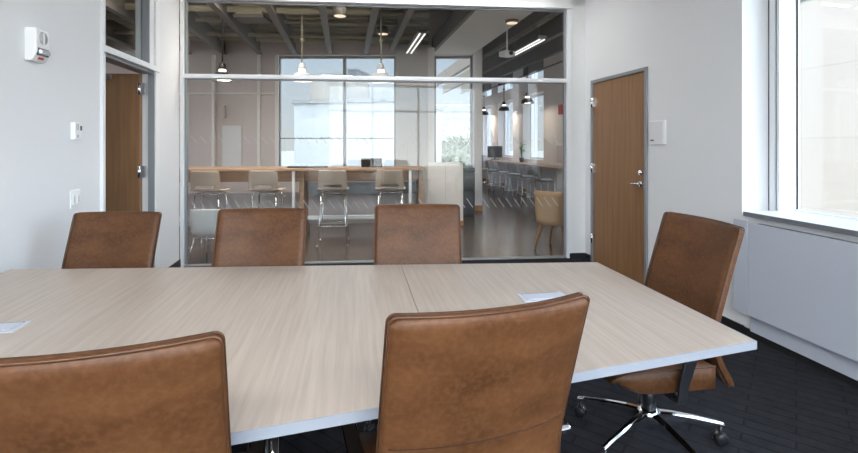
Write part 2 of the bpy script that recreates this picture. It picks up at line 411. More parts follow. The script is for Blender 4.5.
# ---------------- small fittings on the walls
def text_mesh(name, body, size, mat, parent, origin, xdir, zdir, ndir, ext=.0006):
    cu = bpy.data.curves.new(name, 'FONT'); cu.body = body; cu.size = size; cu.extrude = ext; cu.align_x = 'CENTER'; cu.align_y = 'CENTER'
    ob = bpy.data.objects.new(name, cu); C.objects.link(ob)
    dg = bpy.context.evaluated_depsgraph_get(); me = bpy.data.meshes.new_from_object(ob.evaluated_get(dg))
    bpy.data.objects.remove(ob); me.name = name
    mo = bpy.data.objects.new(name, me); C.objects.link(mo); me.materials.clear(); me.materials.append(mat)
    x, z, n = Vector(xdir), Vector(zdir), Vector(ndir)
    mt = Matrix(((x.x, z.x, n.x, origin[0]), (x.y, z.y, n.y, origin[1]), (x.z, z.z, n.z, origin[2]), (0, 0, 0, 1)))
    for v in me.vertices: v.co = mt @ v.co
    mo.parent = parent
    return mo
def Ls(u):   # parameter on the door wall seen at pixel column u
    k = (u - 429) / F; y = -1.803 / (k + .185); return at_y(Lw, y), y
XL = Vector((-TL.x, -TL.y, 0)); NLi = Vector((-NL.x, -NL.y, 0)); UP = Vector((0, 0, 1))

# alarm: wedge body, grille disc, strobe lens, red lettering
s, y = Ls(31); zc = H + (143 - 45) / F * y
t = thing('fire_alarm', 'white wall alarm with strobe lens and round speaker grille', 'fire alarm', Lw(s, 0, zc))
a = s
prof = []
mb = MB()
zz = [(-.098, .035), (-.075, .05), (-.04, .062), (.05, .062), (.085, .06), (.092, .05)]
front = []
w = .062
vs = []
for (dz, dep) in zz:
    for sg in (-1, 1): vs.append(Lw(a + sg * w, -dep, zc + dz))
for (dz, dep) in zz:
    for sg in (-1, 1): vs.append(Lw(a + sg * w, 0, zc + dz))
n = len(zz); f = []
for i in range(n - 1):
    f += [(2 * i, 2 * i + 1, 2 * i + 3, 2 * i + 2), (2 * n + 2 * i, 2 * n + 2 * i + 2, 2 * n + 2 * i + 3, 2 * n + 2 * i + 1), (2 * i, 2 * i + 2, 2 * n + 2 * i + 2, 2 * n + 2 * i), (2 * i + 1, 2 * n + 2 * i + 1, 2 * n + 2 * i + 3, 2 * i + 3)]
f += [(0, 2 * n, 2 * n + 1, 1), (2 * n - 2, 2 * n - 1, 4 * n - 1, 4 * n - 2)]
mb.add(vs, f); body = rel(mb.build('housing', M['plastic_white'], t, bevel=.006), t)
m = MB().tube([Lw(a, -.058, zc + .04), Lw(a, -.066, zc + .04)], .037, 28)
g = m.build('speaker_grille', M['plastic_grey'], t); rel(g, t)
rel(fbox(MB(), Lw, a - .004, a + .004, -.069, -.06, zc + .004, zc + .076).build('grille_bar', M['plastic_white'], t), t)
lens = []
mb = MB(); fbox(mb, Lw, a - .046, a + .046, -.080, -.050, zc - .058, zc - .026)
rel(mb.build('strobe_lens', M['lens'], t, bevel=.01, seg=3), t)
rel(fbox(MB(), Lw, a - .050, a + .050, -.0645, -.050, zc - .062, zc - .020).build('lens_bezel', M['dark_print'], t), t)
o = text_mesh('lettering', 'ALERT', .017, M['red'], t, Lw(a, -.0505, zc - .078), XL, UP, NLi, .004); rel(o, t)

s, y = Ls(74.5); zc = H + (143 - 131) / F * y
t = thing('thermostat', 'small white thermostat with dark display above the light switch', 'thermostat', Lw(s, 0, zc))
rel(fbox(MB(), Lw, s - .012, s + .05, -.03, 0, zc - .058, zc + .058).build('housing', M['plastic_white'], t, bevel=.004), t)
rel(fbox(MB(), Lw, s - .055, s - .012, -.022, 0, zc - .048, zc + .052).build('side_module', M['plastic_white'], t, bevel=.003), t)
rel(fbox(MB(), Lw, s - .045, s - .02, -.024, -.02, zc + .004, zc + .036).build('display', M['dark_print'], t), t)
m = MB()
for k in range(2): fbox(m, Lw, s + .012 + k * .017, s + .02 + k * .017, -.0315, -.029, zc + .005, zc + .045)
rel(m.build('vent_slots', M['plastic_grey'], t), t)
rel(fbox(MB(), Lw, s + .01, s + .03, -.0315, -.029, zc - .045, zc - .025).build('button', M['plastic_grey'], t), t)

s, y = Ls(74.5); zc = H + (143 - 199) / F * y
t = thing('light_switch', 'white double light switch plate low on the pale wall', 'light switch', Lw(s, 0, zc))
rel(fbox(MB(), Lw, s - .058, s + .058, -.008, 0, zc - .06, zc + .06).build('plate', M['plastic_white'], t, bevel=.003), t)
for k in (-.026, .026):
    rel(fbox(MB(), Lw, s + k - .017, s + k + .017, -.013, -.006, zc - .034, zc + .034).build('rocker', M['plastic_white'], t, bevel=.002), t)
    rel(fbox(MB(), Lw, s + k - .004, s + k + .004, -.0142, -.012, zc - .02, zc + .02).build('indicator', M['plastic_grey'], t), t)

s0, s1 = -1.050, -.822; zc = (1.598 + 1.376) / 2
t = thing('room_sign', 'square white sign plate beside the closed oak door', 'sign', R((s0 + s1) / 2, 0, zc))
rel(fbox(MB(), R, s0, s1, -.018, 0, 1.376, 1.598).build('frame', M['plastic_white'], t, bevel=.004), t)
rel(fbox(MB(), R, s0 + .012, s1 - .03, -.021, -.017, 1.388, 1.588).build('insert', M['paper'], t, bevel=.001), t)
m = MB()
for k in range(4): fbox(m, R, s0 + .03 + k * .013, s0 + .04 + k * .013, -.0222, -.0205, 1.408, 1.422)
rel(m.build('lettering', M['dark_print'], t), t)

# ---------------- conference table (tapered, two-piece top)
far_r, far_l = Vector((.918, 2.567)), Vector((-2.15, 2.416)); near_r = Vector((1.077, 1.543)); near_l = Vector((-1.83, .604))
seam_f = Vector((-.150, 2.514)); seam_n = Vector((.050, 1.211))
TT, TB = .74, .714
tab = thing('conference_table', 'long tapered conference table with pale oak top and grey edge', 'table', (-.45, 1.8, 0))
def inset(poly, d):
    c = sum(poly, Vector((0, 0))) / len(poly); out = []; n = len(poly)
    for i in range(n):
        a, b, e = poly[i - 1], poly[i], poly[(i + 1) % n]
        n1 = Vector((-(b - a).y, (b - a).x)).normalized(); n2 = Vector((-(e - b).y, (e - b).x)).normalized()
        if (c - b).dot(n1) < 0: n1, n2 = -n1, -n2
        bis = n1 + n2; out.append(b + bis * d / (1 + n1.dot(n2)))
    return out
gap = Vector((.0012, 0))
whole = [far_r, far_l, near_l, near_r]; ins = inset(whole, .003)
hf = seam_f; hn = seam_n
rel(MB().prism([ins[0], seam_f + gap - Vector((0, .002)), seam_n + gap + Vector((0, .003)), ins[3]], TB, TT).build('tabletop', M['table'], tab), tab)
rel(MB().prism([ins[1], ins[2], seam_n - gap + Vector((0, .003)), seam_f - gap - Vector((0, .002))], TB, TT).build('tabletop', M['table'], tab), tab)
m = MB()
for i in range(4):
    a, b = whole[i], whole[(i + 1) % 4]; c, d = ins[i], ins[(i + 1) % 4]
    m.prism([a, b, d, c], TB - .001, TT - .0005)
tag(rel(m.build('edge_band', M['edge'], tab), tab), 'pale grey edge band')
rel(MB().prism(inset(whole, .30), TB - .05, TB - .001).build('under_frame', M['gasket'], tab), tab)
for (tx, ty, bx, by) in ((.12, 1.80, .12, 1.72), (.42, 2.25, .46, 2.38), (-.45, 1.34, -.40, 1.22), (-1.45, 1.02, -1.5, .95), (-1.75, 2.05, -1.8, 2.15), (-.55, 2.15, -.52, 2.28)):
    rel(MB().tube([(tx, ty, TB - .01), (bx, by, .03)], [.02, .014], 14).tube([(bx, by, .03), (bx, by, .007)], .018, 14).build('leg', M['chrome'], tab), tab)
for (px, py, lab) in ((.482, 1.985, 0), (-1.535, 1.645, 1)):
    ang = math.radians(10.2)
    pb = MB().box(-.10, .10, -.05, .05, -.03, .003).build('power_box', M['lid_frame'], tab, bevel=.002, loc=Vector((px, py, TT)) - tab.location, rotz=ang)
    MB().box(-.082, .082, -.036, .034, .0035, .006).build('lid', M['cover'], pb, bevel=.001)
    MB().box(-.082, .082, .0365, .041, .003, .0045).build('hinge_line', M['gasket'], pb)

# ---------------- leather conference chair
def smooth_prof(keys, z):
    for i in range(len(keys) - 1):
        if z <= keys[i + 1][0] or i == len(keys) - 2:
            z0, y0_ = keys[i]; z1, y1_ = keys[i + 1]
            m0 = (keys[i + 1][1] - keys[i - 1][1]) / (keys[i + 1][0] - keys[i - 1][0]) if i else (y1_ - y0_) / (z1 - z0)
            m1 = (keys[i + 2][1] - keys[i][1]) / (keys[i + 2][0] - keys[i][0]) if i < len(keys) - 2 else (y1_ - y0_) / (z1 - z0)
            h = z1 - z0; q = (z - z0) / h
            return (2*q**3 - 3*q*q + 1) * y0_ + (q**3 - 2*q*q + q) * h * m0 + (-2*q**3 + 3*q*q) * y1_ + (q**3 - q*q) * h * m1
KEYS = [(.355, -.228), (.45, -.172), (.53, -.144), (.62, -.146), (.72, -.172), (.87, -.218), (1.025, -.268)]
ZT, ZB0, HWT, HWB = 1.025, .355, .242, .240
def back_pt(uu, z):
    """mid surface of the backrest; uu in -1..1"""
    q = (z - ZB0) / (ZT - ZB0)
    hw = HWB + (HWT - HWB) * q
    r = .016
    if z > ZT - r: hw -= r - math.sqrt(max(0, r * r - (z - (ZT - r)) ** 2))
    if z < ZB0 + r: hw -= r - math.sqrt(max(0, r * r - ((ZB0 + r) - z) ** 2))
    bow = .036 * (1 - uu * uu) * (.55 + .45 * q)
    return Vector((uu * hw, smooth_prof(KEYS, z) - bow, z))
def make_chair(label):
    t = thing('conference_chair', label, 'chair')
    NU, NV = 18, 34
    us = [math.sin((i / NU * 2 - 1) * PI / 2) * .5 + (i / NU * 2 - 1) * .5 for i in range(NU + 1)]
    vsn = [.5 - .5 * math.cos(PI * j / NV) for j in range(NV + 1)]; vsn = [.5 * a_ + .5 * (j / NV) for j, a_ in enumerate(vsn)]
    front, rear = [], []
    for q in vsn:
        z = ZB0 + (ZT - ZB0) * q; fr_, re_ = [], []
        for uu in us:
            p = back_pt(uu, z); e = .001
            du = back_pt(min(1, uu + e), z) - back_pt(max(-1, uu - e), z)
            zc_ = min(max(z, ZB0 + .03), ZT - .03); dv = back_pt(uu * .9, zc_ + e) - back_pt(uu * .9, zc_ - e)
            nn = dv.cross(Vector((1, du.y / max(du.x, 1e-6) if du.x > 1e-6 else 0, 0))).normalized()
            if nn.y < 0: nn = -nn
            ex = min(1 - abs(uu), 1) * HWT; ez = min(q, 1 - q) * (ZT - ZB0); ed = min(ex, ez)
            th = .012 + .012 * min(1, ed / .02) ** .5 + .006 * min(1, ed / .12)
            fr_.append(p + nn * th * .75); re_.append(p - nn * th * .75)
        front.append(fr_); rear.append(re_)
    back = MB().slab(front, rear).build('backrest', M['leather'], t)
    # piping round the rim and cross seam on the back
    rim = []
    K = 30
    rimz = [ZB0 + .03 + (ZT - ZB0 - .06) * k / K for k in range(K + 1)]
    loop = [back_pt(1, z) for z in rimz]
    for k in range(1, 6):
        z = ZT - .03 + .03 * math.sin(k / 6 * PI / 2); loop.append(back_pt(1, min(z, ZT - .0006)))
    loop += [back_pt(1 - 2 * k / 16, ZT) for k in range(0, 17)]
    loop += [Vector((-p.x, p.y, p.z)) for p in ([back_pt(1, min(ZT - .03 + .03 * math.sin(k / 6 * PI / 2), ZT - .0006)) for k in range(5, 0, -1)])]
    loop += [Vector((-back_pt(1, z).x, back_pt(1, z).y, z)) for z in reversed(rimz)]
    loop += [back_pt(-1 + 2 * k / 12, ZB0) for k in range(0, 13)]
    for off, nm, mt, rr in ((-.0155, 'piping', M['piping'], .0026), (.0155, 'piping', M['piping'], .0026)):
        MB().tube([p + Vector((0, off * .72, 0)) for p in loop], rr, 8, closed=True).build(nm, mt, back)
    sm = []
    for k in range(25):
        uu = -1 + 2 * k / 24
        z = .700 - .006 * (1 - uu * uu)
        p = back_pt(uu, z); ex = (1 - abs(uu)) * HWT; th = .012 + .012 * min(1, ex / .02) ** .5 + .006 * min(1, ex / .12)
        sm.append(p + Vector((0, -th * .75, -.002)))
    MB().tube(sm, .0016, 6).build('seam', M['thread'], back)
    # seat cushion
    top, bot = [], []
    for j in range(19):
        q = j / 18; y = -.135 + .46 * q; tr, br = [], []
        for i in range(17):
            uu = -1 + 2 * i / 16
            hw = .246 - .02 * max(0, q - .75) * 4 * .6
            ex = 1 - abs(uu) ** 6; ey = 1 - abs(2 * q - 1) ** 8
            zt = .445 + .022 * ex ** .5 * ey ** .5 - .03 * max(0, q - .7) ** 2 * 11 + .012 * abs(uu) ** 3
            zb = .365 - .022 * ex ** .5 * ey ** .5 + .075 * max(0, q - .55) ** 2 * 5
            tr.append(Vector((uu * hw, y, zt))); br.append(Vector((uu * hw, y, min(zb, zt - .012))))
        top.append(tr); bot.append(br)
    seat = MB().slab(top, bot).build('seat', M['leather'], t)
    for sg in (-1, 1):
        MB().tube([top[j][16 if sg > 0 else 0] + Vector((0, 0, .001)) for j in range(19)], .0042, 8).build('piping', M['piping'], seat)
    # mechanism, column, star base
    MB().box(-.085, .085, -.12, .12, .300, .345).box(-.03, .03, .02, .30 - .13, .290, .31).build('mechanism', M['black'], t, bevel=.008)
    MB().tube([(.10, .05, .315), (.25, .06, .318)], .006).tube([(.22, .06, .318), (.275, .06, .318)], .012).build('tilt_lever', M['black'], t)
    MB().lathe([(.030, .155), (.031, .24), (.027, .245), (.027, .25)], 20).build('column', M['black'], t)
    MB().lathe([(.0165, .24), (.0165, .305)], 20).build('gas_rod', M['chrome'], t)
    MB().lathe([(.028, .075), (.036, .085), (.048, .13), (.046, .155), (.033, .165)], 24).build('hub', M['chrome'], t)
    for k in range(5):
        a = math.radians(42 + 72 * k); ca, sa = math.cos(a), math.sin(a)
        def W(r_, w_, z_): return (ca * r_ - sa * w_, sa * r_ + ca * w_, z_)
        secs = [(.03, .021, .155, .100), (.10, .017, .149, .110), (.20, .014, .133, .108), (.30, .011, .112, .094), (.335, .010, .102, .088)]
        v = []; f = []
        for (r_, w_, zt, zb) in secs:
            v += [W(r_, -w_, zb), W(r_, -w_, zt - .008), W(r_, -w_ * .5, zt), W(r_, w_ * .5, zt), W(r_, w_, zt - .008), W(r_, w_, zb)]
        for i in range(len(secs) - 1):
            for q in range(6): f.append((i * 6 + q, i * 6 + (q + 1) % 6, i * 6 + 6 + (q + 1) % 6, i * 6 + 6 + q))
        f += [tuple(range(5, -1, -1)), tuple((len(secs) - 1) * 6 + q for q in range(6))]
        lg = MB().add(v, f).build('leg', M['chrome'], t)
        cm = MB()
        for sd in (-1, 1):
            w0, w1_ = sd * .006, sd * .026
            cc = [W(.322, w0, .034), W(.322, w1_ * .8, .034), W(.322, w1_, .034)]
            cm.tube(cc, [.028, .028, .022], 18)
        cm.tube([W(.322, 0, .034), W(.322, 0, .09)], .008, 10)
        cm.build('caster', M['black'], lg)
    for sg in (-1, 1):
        x = sg * .275
        v = []; pts = [(.045, .335), (.035, .40), (.005, .50), (-.02, .602)]
        mbx = MB()
        for i, (yy, zz_) in enumerate(pts):
            w_ = (.020, .022, .028, .034)[i]
            v += [(x - .006, yy - w_, zz_), (x + .006, yy - w_, zz_), (x + .006, yy + w_, zz_), (x - .006, yy + w_, zz_)]
        f = []
        for i in range(3):
            for q in range(4): f.append((i * 4 + q, i * 4 + (q + 1) % 4, i * 4 + 4 + (q + 1) % 4, i * 4 + 4 + q))
        f += [(3, 2, 1, 0), (12, 13, 14, 15)]
        mbx.add(v, f); mbx.box(min(x, sg * .08), max(x, sg * .08), .028, .062, .326, .340)
        ar = mbx.build('armrest', M['black'], t, bevel=.003)
        MB().box(x - .022, x + .022, -.13, .10, .602, .622).build('arm_cap', M['chrome'], ar, bevel=.008, seg=3)
    return t
def yaw(dirx, diry): return math.atan2(diry, dirx) - PI / 2        # local +y points this way
HN = Vector((-.307, .951))
chair = make_chair('tan leather chair seen from behind, in front of the framed power box')
chair.location = (.064, 1.300, .006); chair.rotation_euler = (0, 0, yaw(HN.x, HN.y)); chair['group'] = 'tan leather conference chairs'
GR = 'tan leather conference chairs'
HL = Vector((-.26, .966)); cx = Vector((-.624, .828)) + HL * .262
dup(chair, (cx.x, cx.y, .006), yaw(HL.x, HL.y), 'tan leather chair seen from behind, cut off by the corner of the view', GR)
ed = Vector((-.985, -.165))
dup(chair, (1.015, 2.17, .006), yaw(ed.x, ed.y), 'tan leather chair at the table end, by the closed oak door and convector', GR)
def far_chair(u, yt, dev, lab, low=1.0):
    x = (u - 429) / F * yt; hd = Vector((math.sin(dev), -math.cos(dev)))
    p = Vector((x, yt)) + hd * .26
    c = dup(chair, (p.x, p.y, .006), yaw(hd.x, hd.y), lab, GR); c.scale = (1, 1, low)
far_chair(117.5, 2.72, math.radians(2), 'tan leather chair across the table, before the open doorway', .955)
far_chair(263, 2.62, math.radians(3), 'tan leather chair across the table, beside the low white chair', .988)
far_chair(417.5, 2.70, math.radians(3), 'tan leather chair across the table, before the white cabinet')

# ------------------------------------------------------------------ the office beyond the glass
FY = 10.0                                      # facade line
def OW(y): return 2.89 + .1766 * (12.2 - y)    # office window wall
def OR(s, d):                                  # s measured as y along the office window wall
    n_ = Vector((.9848, .174)); return (OW(s) + n_.x * d, s + n_.y * d)
struct(MB().prism([(-9.2, BACK - .2), (3.4, BACK - .2), (4.2, 5.6), OR(5.2, .3), OR(18.4, .3), (1.84, 18.4), (1.0, FY + .3), (-9.2, FY + .3)], -.2, -.011).build('floor_office', M['concrete_floor']))
struct(MB().prism([(-9.3, BACK - .3), (3.75, BACK - .3), (4.6, 5.6), OR(5.2, .5), OR(18.5, .5), (1.86, 18.5), (1.02, FY + .3), (-9.3, FY + .3)], ROOF, ROOF + .12).build('ceiling_office', M['deck']))
m = MB().box(-9.3, -9.1, BACK - .2, FY + .3, -.01, .8).box(-9.3, -9.1, BACK - .2, FY + .3, 3.2, ROOF)
for k in range(6): m.box(-9.3, -9.1, BACK - .2 + k * 2.44, BACK + .1 + k * 2.44, .8, 3.2)  # openings added out of view so the sun brightens the office
struct(m.build('wall_office_left', M['office_wall']))
# facade with windows: list of openings (x0, x1)
def Xu(u, y=FY): return (u - 429) / F * y
m = MB()
WH, WS = 3.26, .75
ops = [(-8.3, -7.0), (Xu(276), Xu(396)), (Xu(434), Xu(473))]
x = -9.2
for a, b in ops:
    m.box(x, a, FY, FY + .3, -.01, ROOF); m.box(a, b, FY, FY + .3, -.01, WS); m.box(a, b, FY, FY + .3, WH, ROOF); x = b
m.box(x, 1.14, FY, FY + .3, -.01, ROOF); m.prism([(1.0, FY), (1.14, FY), (1.98, 18.4), (1.84, 18.4)], -.01, ROOF)
struct(m.build('wall_office_far', M['office_wall']))
struct(MB().box(Xu(474.5, FY - .28), Xu(482, FY - .28), FY - .28, FY, -.01, ROOF).build('column_white', M['office_white']))
struct(MB().box(Xu(474, FY - .29), Xu(482.5, FY - .29), FY - .295, FY, -.01, .10).build('baseboard_column', M['leg_wood']))
struct(MB().box(Xu(428, 9.4), Xu(434.5, 9.4), 9.4, FY, -.01, 3.3).build('column_pale', M['office_white']))
struct(MB().box(Xu(395.5, 9.6), Xu(428, 9.6), 9.6, FY, -.01, 3.3).build('wall_pier', M['soffit']))
m = MB()
for a, b in ops:
    for xx in ((a, a + .05), (b - .05, b)): m.box(*xx, FY + .12, FY + .2, WS, WH)
    m.box(a, b, FY + .12, FY + .2, WH - .05, WH); m.box(a, b, FY + .12, FY + .2, WS, WS + .05)
xx = Xu(344.5, FY + .12); m.box(xx - .03, xx + .03, FY + .10, FY + .2, WS, WH)
m.box(ops[1][0], ops[1][1], FY + .13, FY + .17, 1.48, 1.50)
w4 = struct(m.build('window_4', M['alu_dark']))
for a, b in ops: MB().box(a + .05, b - .05, FY + .155, FY + .165, WS, WH).build('pane', M['glass_win'], w4)
# white-framed wall bay left of the big window
m = MB()
fy = FY - .06
for u in (213, 258.5): m.box(Xu(u - 1.4, fy), Xu(u + 1.4, fy), fy, FY, -.01, 3.26)
m.box(-5.3, Xu(276, fy), fy, FY, 2.42, 2.455)
m.box(Xu(275, fy), Xu(278, fy), fy, FY, .7, 3.26)
struct(m.build('trim_1', M['office_white']))
t = thing('whiteboard', 'narrow whiteboard on the greige wall behind the long counter', 'whiteboard', (Xu(231, fy), FY, .9))
MB().box(-.2, .2, -.02, -.002, .0, .86).build('board', M['paper'], t)
MB().box(-.21, .21, -.025, -.002, -.02, 0).build('tray', M['alu_paint'], t)
t = thing('wall_speaker', 'small beige speaker box high on the greige wall', 'speaker', (Xu(223, fy), FY, 2.05))
MB().box(-.045, .045, -.09, -.001, -.13, .13).build('cabinet', M['soffit'], t, bevel=.01)
MB().box(-.035, .035, -.095, -.088, -.11, .11).build('grille', M['office_wall'], t)

# office window wall with deep windows
m = MB(); T_ = .34
op = [(6.5, 7.9), (9.0, 10.4), (12.0, 13.4), (14.2, 15.6), (16.3, 17.6)]  # first two openings are unseen, added to brighten the office
x = 5.95
def wseg(a, b, z0, z1): m.prism([OR(a, 0), OR(b, 0), OR(b, T_), OR(a, T_)], z0, z1)
for a, b in op:
    wseg(x, a, -.01, ROOF); wseg(a, b, -.01, .95); wseg(a, b, 2.72, 3.05); wseg(a, b, 3.95, ROOF); x = b
wseg(x, 18.4, -.01, ROOF)
m.box(1.85, OW(18.2) + .3, 18.2, 18.4, -.01, ROOF)
struct(m.build('wall_office_right', M['office_white']))
m = MB(); pn = MB()
for a, b in op:
    for z0, z1 in ((.95, 2.72), (3.05, 3.95)):
        for c, d in ((a, a + .05), (b - .05, b), (b - .34, b - .31)): m.prism([OR(c, T_ - .12), OR(d, T_ - .12), OR(d, T_ - .04), OR(c, T_ - .04)], z0, z1)
        for z2, z3 in ((z0, z0 + .05), (z1 - .05, z1)): m.prism([OR(a, T_ - .12), OR(b, T_ - .12), OR(b, T_ - .04), OR(a, T_ - .04)], z2, z3)
w5 = struct(m.build('window_5', M['alu_paint']))
for a, b in op:
    for z0, z1 in ((.95, 2.72), (3.05, 3.95)):
        MB().prism([OR(a, T_ - .09), OR(b, T_ - .09), OR(b, T_ - .08), OR(a, T_ - .08)], z0, z1).build('pane', M['glass_win'], w5)
m = MB(); m.prism([OR(6, -.015), OR(18.2, -.015), OR(18.2, 0), OR(6, 0)], -.01, .10)
struct(m.build('baseboard_office', M['leg_wood']))

# soffit and beams
dirb = Vector((-.1739, .9848))
def beam_pts(xf, y0_, y1_, hw): return [(xf - .1766 * (y0_ - FY) - hw, y0_), (xf - .1766 * (y0_ - FY) + hw, y0_), (xf - .1766 * (y1_ - FY) + hw, y1_), (xf - .1766 * (y1_ - FY) - hw, y1_)]
struct(MB().prism(beam_pts(.50, 5.45, FY, .42), 3.27, 3.33).build('ceiling_soffit', M['soffit']))
k = 0
for xf in [-6.9, -6.0, -5.1, -4.35, -3.6, -2.85, -2.1, -1.35, -.84, .07, 1.25, 1.95, 2.65, 3.3]:
    y1_ = FY if xf < 1 else 18.0
    ob = MB().prism(beam_pts(xf, 5.5 if xf > -3.4 else -2, y1_, .012), 3.28, 3.62)
    ob.prism(beam_pts(xf, 5.5 if xf > -3.4 else -2, y1_, .05), 3.275, 3.30)
    struct(ob.build('beam', M['beam']))
m = MB()
for k in range(17):
    y = 5.75 + k * .27
    m.box(-9.0, .0 if y < FY else 0, y, y + .06, 3.64, 3.74)
for k in range(14):
    m.box(1.1, 3.9 - k * .1, 5.8 + k * .8, 5.88 + k * .8, 3.64, 3.76)
struct(m.build('trim_2', M['joist']))
m = MB()
for (y, z, r) in ((6.7, 3.45, .05), (7.6, 3.5, .03), (8.3, 3.42, .04), (9.1, 3.52, .06)):
    m.tube([(-9, y, z), (0.0, y + .8, z)], r, 10)
struct(m.build('trim_3', M['joist']))
t = thing('air_duct', 'dark air duct with flared end under the exposed ceiling', 'duct', (-2.77, 7.4, 3.3))
MB().box(-.23, .23, -.2, .2, .02, .07).build('flange', M['beam'], t)
MB().add([(-.21, -.18, .07), (.21, -.18, .07), (.21, .18, .07), (-.21, .18, .07), (-.12, -.12, .5), (.12, -.12, .5), (.12, .12, .5), (-.12, .12, .5)],
         [(0, 1, 5, 4), (1, 2, 6, 5), (2, 3, 7, 6), (3, 0, 4, 7), (4, 5, 6, 7), (0, 3, 2, 1)]).build('cone', M['joist'], t)

# linear lights
def linear(p0, p1, lab, glow=M['tube_glow'], hm=M['beam']):
    p0, p1 = Vector(p0), Vector(p1); c = (p0 + p1) / 2; ln = (p1 - p0).length; a = math.atan2(p1.y - p0.y, p1.x - p0.x)
    t = thing('linear_light', lab, 'ceiling light', c, a, 'linear lights under the exposed ceiling')
    MB().box(-ln / 2, ln / 2, -.07, .07, .02, .07).build('housing', hm, t, bevel=.005)
    for k in (-.04, .04): MB().tube([(-ln / 2 + .02, k, .008), (ln / 2 - .02, k, .008)], .013, 10).build('tube', glow, t)
    for k in (-1, 1): MB().tube([(k * ln * .4, 0, .07), (k * ln * .4, 0, ROOF - c.z - .002)], .004, 6).build('cable', M['joist'], t)
linear((1.86, 7.7, 3.08), (1.62, 9.1, 3.08), 'twin tube light between dark beams over the window counter aisle')
linear((-.10, 7.3, 3.08), (-.38, 8.9, 3.08), 'twin tube light beside the pale soffit and column')
pl0 = None  # unseen panels added above the view to brighten the office
for k, (x, lab) in enumerate(((-4.03, 'added fill panel between beams over the open doorway side'), (-3.28, 'added fill panel between beams above the low white chair'), (-2.53, 'added fill panel between beams, third from the doorway side'), (-1.78, 'added fill panel between beams, fourth from the doorway side'), (-1.0, 'added fill panel between beams by the glass joint'), (2.27, 'added fill panel above the tan armchair'), (2.99, 'added fill panel by the office window wall'))):
    if pl0 is None:
        pl0 = thing('fill_panel', lab, 'ceiling light', (x, 6.08, 3.55), math.radians(100), 'added fill panels between the office beams')
        MB().box(-.5, .5, -.16, .16, 0, .04).build('housing', M['steel_white'], pl0)
        MB().box(-.48, .48, -.14, .14, -.006, -.001).build('diffuser', M['office_fill_glow'], pl0)
        for q in (-1, 1): MB().tube([(q * .4, 0, .04), (q * .4, 0, ROOF - 3.55 - .002)], .004, 6).build('cable', M['joist'], pl0)
    else: dup(pl0, (x, 6.08, 3.55), math.radians(100), lab)
# ceiling spots
for (u, v, Y, lab) in ((340, 16, 6.9, 'small ceiling spot glowing warm above the middle of the long counter'), (512, 23, 7.2, 'small ceiling spot glowing warm beside the soffit edge'), (383, 34, 8.4, 'small ceiling spot by the glass joint, deeper in the office')):
    p = P(u, v, Y)
    t = thing('ceiling_spot', lab, 'ceiling light', p, 0, 'ceiling spots in the office')
    MB().lathe([(.10, 0), (.10, .10), (.06, .16)], 20).build('housing', M['beam'], t)
    MB().lathe([(.085, -.004), (.085, .0)], 20).build('glow_disc', M['spot_glow'], t)
    MB().tube([(0, 0, .15), (0, 0, ROOF - p.z)], .012, 8).build('stem', M['joist'], t)
p = P(507, 54, 8.6)
t = thing('ceiling_projector', 'small pale projector hung from the ceiling by the tall windows', 'projector', p, math.radians(30), None, 'thing')
MB().box(-.12, .12, -.10, .10, -.05, .05).build('case', M['plastic_white'], t, bevel=.02)
MB().tube([(0, -.1, 0), (0, -.14, 0)], .035, 14).build('lens', M['black'], t)
MB().tube([(0, 0, .05), (0, 0, ROOF - p.z - .001)], .015, 8).build('stem', M['plastic_white'], t)

# pendants
def make_pendant(name, lab, mat, grp):
    t = thing(name, lab, 'pendant lamp', (0, 0, 0), 0, grp)
    pr = [(.165, 0), (.163, .012), (.150, .06), (.115, .11), (.07, .135), (.055, .14)]
    inn = [(r_ - .006, z_ + .0 if i else z_) for i, (r_, z_) in enumerate(pr)]
    mb = MB(); n_ = 28
    prof = pr + [(r_ - .008, max(z_ - .008, .002)) for r_, z_ in reversed(pr)]
    mb.lathe(prof + [prof[0]], n_, cap=False); mb.build('lamp_shade', mat, t)
    MB().lathe([(.052, .14), (.052, .175), (.048, .18)], 20).build('vent_band', M['lamp_glow'], t)
    MB().lathe([(.05, .18), (.056, .19), (.045, .26), (.03, .28), (.012, .285)], 20).build('cap', mat, t)
    MB().lathe([(.001, .03), (.045, .045), (.06, .08), (.04, .12), (.001, .13)], 18, cap=False).build('bulb', M['bulb_glow'], t)
    MB().lathe([(.148, .022), (.148, .026)], 24).build('diffuser', M['bulb_glow'], t)
    MB().tube([(0, 0, .28), (0, 0, ROOF - 2.36)], .012, 8).tube([(0, 0, .62), (0, 0, .66)], .035, 12).build('stem', M['joist'] if mat is M['lamp_sky_washed'] else mat, t)
    return t
GP_ = 'dome pendants over the long counter'
pz = 2.36
pa = make_pendant('pendant_lamp', 'black dome pendant over the long counter, before the greige wall', M['lamp_black'], GP_); q = P(222.5, 80, 7.35); pa.location = (q.x, q.y, pz)
pb_ = make_pendant('pendant_lamp', 'dome pendant paled by sky reflection over the long counter, in front of the beige tower', M['lamp_sky_washed'], GP_); q = P(302, 80, 7.35); pb_.location = (q.x, q.y, pz)
q = P(381, 80, 7.4); dup(pb_, (q.x, q.y, pz), 0, 'dome pendant paled by sky reflection over the long counter by the glass joint', GP_)
GW = 'dome pendants along the window counter'
for u, Y, lab in ((527.5, 11.6, 'black dome pendant by the tall windows, largest of its row'), (504, 14.1, 'black dome pendant by the tall windows, middle of its row'), (484, 16.2, 'black dome pendant by the tall windows, last and smallest of its row')):
    dup(pa, ((u - 429) / F * Y, Y, pz), 0, lab, GW)

